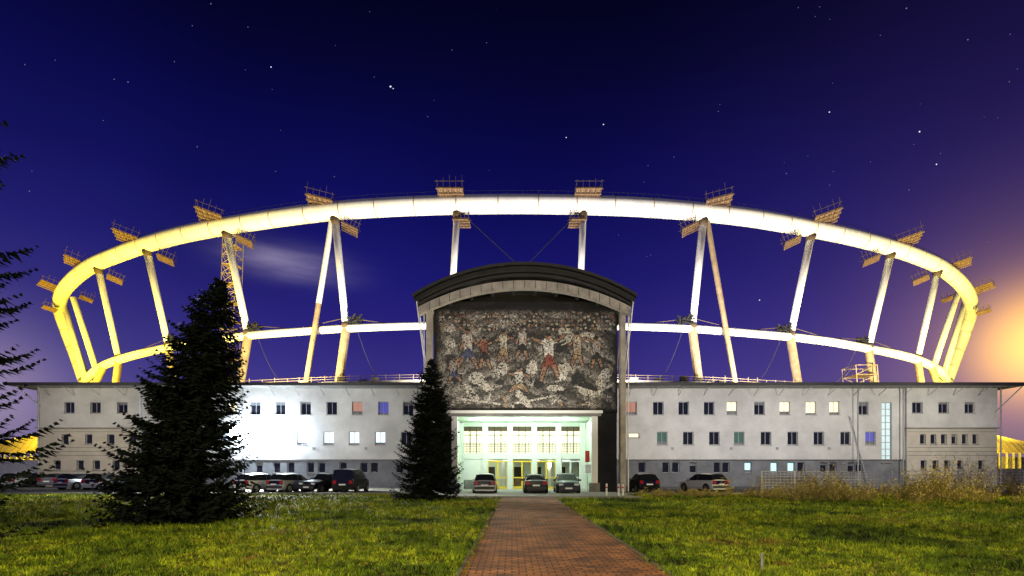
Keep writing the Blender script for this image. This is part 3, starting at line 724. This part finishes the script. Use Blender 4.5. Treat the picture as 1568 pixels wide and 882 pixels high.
# ---------------------------------------------------------------- cars
def car(u_,y,col,kind='hatch',yaw=0,rear=True,name='parked_car',metal=.4):
    x=(u_-784)/784*y
    key='paint_%d'%len(M); M[key]=mat('car_paint',col,0.28,metal=metal,noise=.08,nscale=3)
    e=empty(name,(x,y+2.1,0.008)); e.rotation_euler=(0,0,yaw+(0 if rear else math.pi))
    if kind=='hatch': st=[(-2.02,.62,.62,.70,.80),(-1.98,.92,.90,.80,.78),(-1.90,1.0,.95,.85,.74),(-1.55,1.44,.95,.87,.60),(-.3,1.50,.93,.88,.64),(.25,1.44,.92,.88,.62),(1.0,.98,.90,.86,.74),(1.75,.84,.80,.82,.70),(2.05,.62,.60,.70,.62)]
    elif kind=='van': st=[(-2.2,.7,.7,.80,.80),(-2.15,1.1,1.02,.87,.82),(-2.05,1.80,1.06,.90,.72),(-.5,1.86,1.04,.92,.74),(.7,1.78,1.02,.92,.72),(1.45,1.14,1.0,.90,.78),(2.05,.92,.88,.86,.72),(2.25,.66,.62,.74,.66)]
    else: st=[(-2.25,.66,.66,.70,.80),(-2.2,.96,.94,.82,.78),(-1.55,1.02,.95,.86,.76),(-1.0,1.38,.94,.87,.60),(-.2,1.44,.93,.88,.62),(.35,1.38,.92,.88,.60),(1.15,.96,.90,.86,.74),(1.95,.82,.80,.82,.70),(2.25,.6,.58,.70,.62)]
    mb=MB(); secs=[]
    for (yy_,top,belt,w,rw) in st:
        half=[(0,.22),(w*.9,.22),(w,.38),(w*1.01,.66 if belt>.66 else belt-.06),(w*.96,belt),(rw,max(top-.05,belt+.005)),(rw*.55,top),(0,top+.01)]
        pts=[(a,yy_,b) for a,b in half]+[(-a,yy_,b) for a,b in half[-2:0:-1]]
        secs.append(pts)
    n=len(secs[0]); 
    for i in range(len(secs)-1):
        dz=abs(st[i+1][1]-st[i][1]); hi0=st[i][1]-st[i][2]; hi1=st[i+1][1]-st[i+1][2]
        for j in range(n):
            q=(j+1)%n; k=key
            js=min(j,n-1-j)
            if js==4 and max(hi0,hi1)>.3: k='glass'
            if js in (5,6) and dz>.3: k='glass'
            if js==0: k='tire'
            mb.poly([secs[i][j],secs[i+1][j],secs[i+1][q],secs[i][q]],k)
    mb.poly(secs[0],key); mb.poly(secs[-1][::-1],key)
    ob=mb.obj('body',e,smooth=False)
    bm=bmesh.new(); bm.from_mesh(ob.data); bmesh.ops.remove_doubles(bm,verts=bm.verts,dist=.001); bmesh.ops.recalc_face_normals(bm,faces=bm.faces); bm.to_mesh(ob.data); bm.free()
    b_=ob.modifiers.new('b','BEVEL'); b_.width=.035; b_.segments=2; b_.limit_method='ANGLE'; b_.angle_limit=.3
    dt=MB(); w=st[3][3]
    for sx_ in (-1,1):
        for yy_ in (-1.32,1.32):
            dt.strut((sx_*(w+.012),yy_,.32),(sx_*(w-.2),yy_,.32),.385,'tire',22)
            dt.strut((sx_*(w+.03),yy_,.32),(sx_*(w-.2),yy_,.32),.32,'tire',22)
            dt.strut((sx_*(w+.045),yy_,.32),(sx_*(w+.02),yy_,.32),.21,'chrome',14)
        yb=st[0][0]; yf=st[-1][0]
        dt.box(sx_*.62-.13,sx_*.62+.13,yb-.03,yb+.25,.68,.94,'tail'); dt.box(sx_*.56-.16,sx_*.56+.16,yf-.30,yf-.02,.60,.76,'head')
        dt.box(sx_*(w+.09)-.09,sx_*(w+.09)+.09,.62,.78,.92,1.06,key)
        dt.strut((sx_*(w*.96),-.25,.95),(sx_*(st[4][4]+.01),-.25,st[4][1]-.06),.035,'dark',5)
    dt.box(-w*.84,w*.84,st[0][0]-.07,st[0][0]+.1,.34,.54,'dark' if random.random()<.4 else key); dt.box(-w*.8,w*.8,st[-1][0]-.08,st[-1][0]+.06,.30,.48,'dark')
    dt.box(-.26,.26,st[0][0]-.085,st[0][0]-.072,.58,.69,'white'); dt.box(-.26,.26,st[-1][0]+.062,st[-1][0]+.075,.36,.47,'white')
    dt.box(-.4,.4,st[-1][0]-.06,st[-1][0]+.03,.52,.62,'dark')
    dt.obj('wheels_and_trim',e,bevel=.01)
silver=(.45,.46,.48); black=(.012,.012,.014); white_=(.7,.7,.7); grey=(.16,.17,.19); navy=(.02,.03,.06)
car(741,37.4,silver,'hatch',.02,True,metal=.3); car(821,37.4,black,'sedan',0,True); car(872,37.4,navy,'hatch',-.02,False)
car(380,39.5,white_,'hatch',-.35,True,metal=.1); car(430,39.8,silver,'hatch',-.3,True,metal=.2); car(480,40,black,'hatch',-.3,False); car(525,39.5,black,'van',0,True)
car(1092,40,white_,'hatch',.35,True,metal=.1); car(995,40,black,'hatch',0,True)
car(98,46,silver,'hatch',-.2,True,metal=.2); car(134,45,silver,'hatch',.1,True,metal=.1); car(168,44,navy,'sedan',-.1,False); car(62,52,grey,'sedan',.3,True); car(30,53,black,'hatch',.2,False); car(5,52,silver,'hatch',.1,True,metal=.2)
g=MB()
for i in range(5):
    x=22+i*1.1; g.box(x,x+1.0,46,46.05,.3,1.2,'frame'); g.strut((x,46,0),(x,46,1.3),.03,'frame')
g.obj('metal_barrier')

# ---------------------------------------------------------------- stars (far emissive bodies)
M['star']=mat('starlight',(0,0,0),1,emit=(.75,.85,1),estr=1.2); M['star2']=mat('faint_starlight',(0,0,0),1,emit=(.7,.78,1),estr=.28)
sm=MB(); Dst=3000
def star(u_,v_,s,k):
    c=Vector(((u_-784)/784,1,(721-v_)/784)).normalized()*Dst; r_=s*Dst
    P_=[c+Vector(q)*r_ for q in ((1,0,0),(-1,0,0),(0,1,0),(0,-1,0),(0,0,1),(0,0,-1))]
    for a in (0,1):
        for b_ in (2,3):
            for c_ in (4,5): sm.poly([P_[a],P_[b_],P_[c_]],k)
for (u_,v_,s,bb) in ((598,132,.0020,2.2),(602,135,.0011,1.2),(924,190,.0013,1.6),(867,210,.0012,1.5),(1163,459,.0014,1.4),(1270,171,.0012,1.2),(1408,201,.0014,1.2),(1434,251,.0012,1.0),(415,102,.0012,.9),(302,224,.0010,.6),(1204,265,.0010,.7),(655,178,.0009,.5),(1100,170,.0008,.5),(745,65,.0008,.5),(1032,240,.0008,.5),(1388,12,.0011,.6),(1482,60,.001,.5),(422,262,.0009,.6),(512,270,.0009,.6),(45,292,.0010,.6),(196,125,.001,.4),(1392,290,.0010,.6),(323,5,.001,.6)):
    star(u_,v_,s*.85,'star' if bb>.8 else 'star2')
rs=np.random.RandomState(5)
for i in range(60): star(rs.rand()*1568,rs.rand()*480,.0004+.0003*rs.rand(),'star2')
sm.obj('stars')

# ---------------------------------------------------------------- world
w=bpy.data.worlds.new("World"); scene.world=w; w.use_nodes=True; nt=w.node_tree; N=nt.nodes; Lk=nt.links
bg=N['Background']; tc=N.new('ShaderNodeTexCoord'); nrm=N.new('ShaderNodeVectorMath'); nrm.operation='NORMALIZE'
Lk.new(tc.outputs['Generated'],nrm.inputs[0]); dirv=nrm.outputs[0]
sep=N.new('ShaderNodeSeparateXYZ'); Lk.new(dirv,sep.inputs[0])
cr=N.new('ShaderNodeValToRGB'); e=cr.color_ramp.elements
e[0].position=0.0; e[0].color=(.09,.07,.20,1); e[1].position=.72; e[1].color=(.0008,.0008,.008,1)
for p,c in ((.10,(.070,.055,.24)),(.18,(.040,.030,.22)),(.26,(.021,.016,.18)),(.34,(.010,.009,.145)),(.44,(.0045,.0045,.098)),(.53,(.0026,.0026,.058)),(.60,(.0017,.0017,.030)),(.66,(.0010,.0010,.015))):
    q=e.new(p); q.color=(*c,1)
Lk.new(sep.outputs['Z'],cr.inputs['Fac'])
def math_(op,a,b=None,c=None):
    n=N.new('ShaderNodeMath'); n.operation=op
    for i,vv in enumerate((a,b,c)):
        if vv is None: continue
        if isinstance(vv,(int,float)): n.inputs[i].default_value=vv
        else: Lk.new(vv,n.inputs[i])
    return n.outputs[0]
def dotd(d):
    n=N.new('ShaderNodeVectorMath'); n.operation='DOT_PRODUCT'; Lk.new(dirv,n.inputs[0]); n.inputs[1].default_value=Vector(d).normalized(); return n.outputs['Value']
def scol(fac,col):
    n=N.new('ShaderNodeVectorMath'); n.operation='SCALE'; n.inputs[0].default_value=col; Lk.new(fac,n.inputs['Scale']); return n.outputs[0]
def addv(a,b):
    n=N.new('ShaderNodeVectorMath'); n.operation='ADD'; Lk.new(a,n.inputs[0]); Lk.new(b,n.inputs[1]); return n.outputs[0]
def dv(u,v): return ((u-784)/784,1,(721-v)/784)
tot=cr.outputs['Color']
nz_=N.new('ShaderNodeTexNoise'); nz_.inputs['Scale'].default_value=2.2; nz_.inputs['Detail'].default_value=3; Lk.new(dirv,nz_.inputs['Vector'])
hv=math_('MULTIPLY_ADD',nz_.outputs['Fac'],.8,.6)
sc2=N.new('ShaderNodeVectorMath'); sc2.operation='SCALE'; Lk.new(tot,sc2.inputs[0]); Lk.new(hv,sc2.inputs['Scale']); tot=sc2.outputs[0]
def lobe(u,v,n,col):
    global tot
    d=math_('MAXIMUM',dotd(dv(u,v)),0.0); tot=addv(tot,scol(math_('POWER',d,n),col))
lobe(1600,525,520,(1.7,.85,.04)); lobe(1590,545,90,(.24,.12,.01)); lobe(1540,600,14,(.03,.016,.006))
lobe(-40,600,260,(.22,.17,.13)); lobe(0,650,30,(.02,.018,.03))
cd=math_('MAXIMUM',dotd(dv(445,405)),0)
cm=N.new('ShaderNodeMapping'); cm.inputs['Scale'].default_value=(6,6,34); Lk.new(dirv,cm.inputs['Vector'])
cn=N.new('ShaderNodeTexNoise'); cn.inputs['Scale'].default_value=1.0; cn.inputs['Detail'].default_value=4; Lk.new(cm.outputs[0],cn.inputs['Vector'])
zc=(721-405)/math.sqrt((445-784)**2+784**2+(721-405)**2)
ez=math_('SUBTRACT',sep.outputs['Z'],zc); ez=math_('MULTIPLY',ez,ez); ez=math_('MULTIPLY',ez,-1900.0); ez=math_('EXPONENT',ez)
tot=addv(tot,scol(math_('MULTIPLY',math_('MULTIPLY',math_('POWER',cd,330),math_('POWER',cn.outputs['Fac'],1.6)),ez),(.52,.44,.50)))
Lk.new(tot,bg.inputs['Color']); bg.inputs['Strength'].default_value=1.0

# ---------------------------------------------------------------- lights
def spot(name,loc,tgt,energy,col,angle=90,blend=.6,rad=.3):
    l=bpy.data.lights.new(name,'SPOT'); l.energy=energy; l.color=col; l.spot_size=math.radians(angle); l.spot_blend=blend; l.shadow_soft_size=rad
    o=bpy.data.objects.new(name,l); o.location=loc; o.rotation_euler=(Vector(tgt)-Vector(loc)).to_track_quat('-Z','Y').to_euler(); scene.collection.objects.link(o); return o
def point(name,loc,energy,col,rad=.2):
    l=bpy.data.lights.new(name,'POINT'); l.energy=energy; l.color=col; l.shadow_soft_size=rad
    o=bpy.data.objects.new(name,l); o.location=loc; scene.collection.objects.link(o); return o
for x,y,tx,ty,en,c in ((-8,62,-8,76,56000,(1,.93,.82)),(12,62,12,76,56000,(1,.93,.86)),(-32,64,-34,80,68000,(1,.85,.42)),(34,64,36,80,64000,(1,.91,.74)),(-58,69,-60,88,96000,(1,.77,.12)),(58,69,60,88,88000,(1,.86,.48)),(-82,80,-86,106,120000,(1,.75,.06)),(82,80,86,106,112000,(1,.82,.24)),(-100,96,-104,124,92000,(1,.74,.05)),(100,96,104,124,92000,(1,.77,.10))):
    spot('ring_floodlight',(x,y,12.2),(tx,ty,34),en,c,125,.5,.5)
for x,en,c in ((-44,2400,(1,.93,.74)),(-20,1900,(.94,.97,1)),(17,3200,(1,.97,.93)),(30,3000,(1,.97,.91)),(44,3200,(1,.95,.80))):  # added fill spots brightening the facade, no visible fittings
    spot('facade_fill_spot',(x,44.5,7.5),(x,55,5.8),en,c,150,.8,.4)
for dx,dz in ((-1.8,1.1),(1.8,1.1),(-1.8,-1.1),(1.8,-1.1)):  # added points whitening the wall to imitate the floodlight's glare
    point('wall_flood_glow',(fx+dx,54.15,fz+dz),1000,(.72,.86,1),.15)
spot('wall_flood_beam',(fx,53.2,fz),(-8,20,0),70000,(.97,.98,.80),120,.7,.3)
point('wall_flood_glow',(X(470),54.3,fz),120,(.60,.80,1),.15)
for x in (-2.2,1,4.2): point('hall_lamp',(x,43.2,5.4),360,(.80,1,.84),.15)
for x in (-2.2,3.6): point('lobby_lamp',(x,48.5,2.3),130,(1,.95,.7),.15)
spot('portico_uplight',(1,30.5,.4),(1,40,13.0),7200,(1,.93,.82),85,.8,.3)
spot('stand_floodlight',(-85,88,3),(-88,104,8),50000,(1,.74,.06),140,.5); spot('stand_floodlight',(85,88,3),(88,104,8),50000,(1,.74,.06),140,.5)
spot('street_fill_light',(36,24,10),(16,22,0),24000,(1,.82,.36),140,.8,.3)
spot('street_fill_light',(-24,27,9),(-24,42,0),4500,(1,.92,.78),110,.8,.3)  # added fill lifting the parked cars on the left, no lamp post
spot('street_fill_light',(-3,-7,9),(2,26,0),15000,(1,.88,.58),110,.9,.3)
sl=bpy.data.lights.new('fill_sun','SUN'); sl.energy=.2; sl.angle=math.radians(.5); sl.color=(1,.93,.82)  # weak warm sun lamp added as general fill
so=bpy.data.objects.new('fill_sun',sl); so.rotation_euler=(math.radians(52),0,math.radians(-28)); scene.collection.objects.link(so)

# ---------------------------------------------------------------- camera
cam=bpy.data.cameras.new('camera'); co=bpy.data.objects.new('camera',cam); scene.collection.objects.link(co)
co.location=(0,0,EYE); co.rotation_euler=(math.radians(90),0,0); cam.sensor_width=36; cam.lens=18; cam.shift_y=280/1568; cam.clip_end=5000; cam.clip_start=.05
scene.camera=co
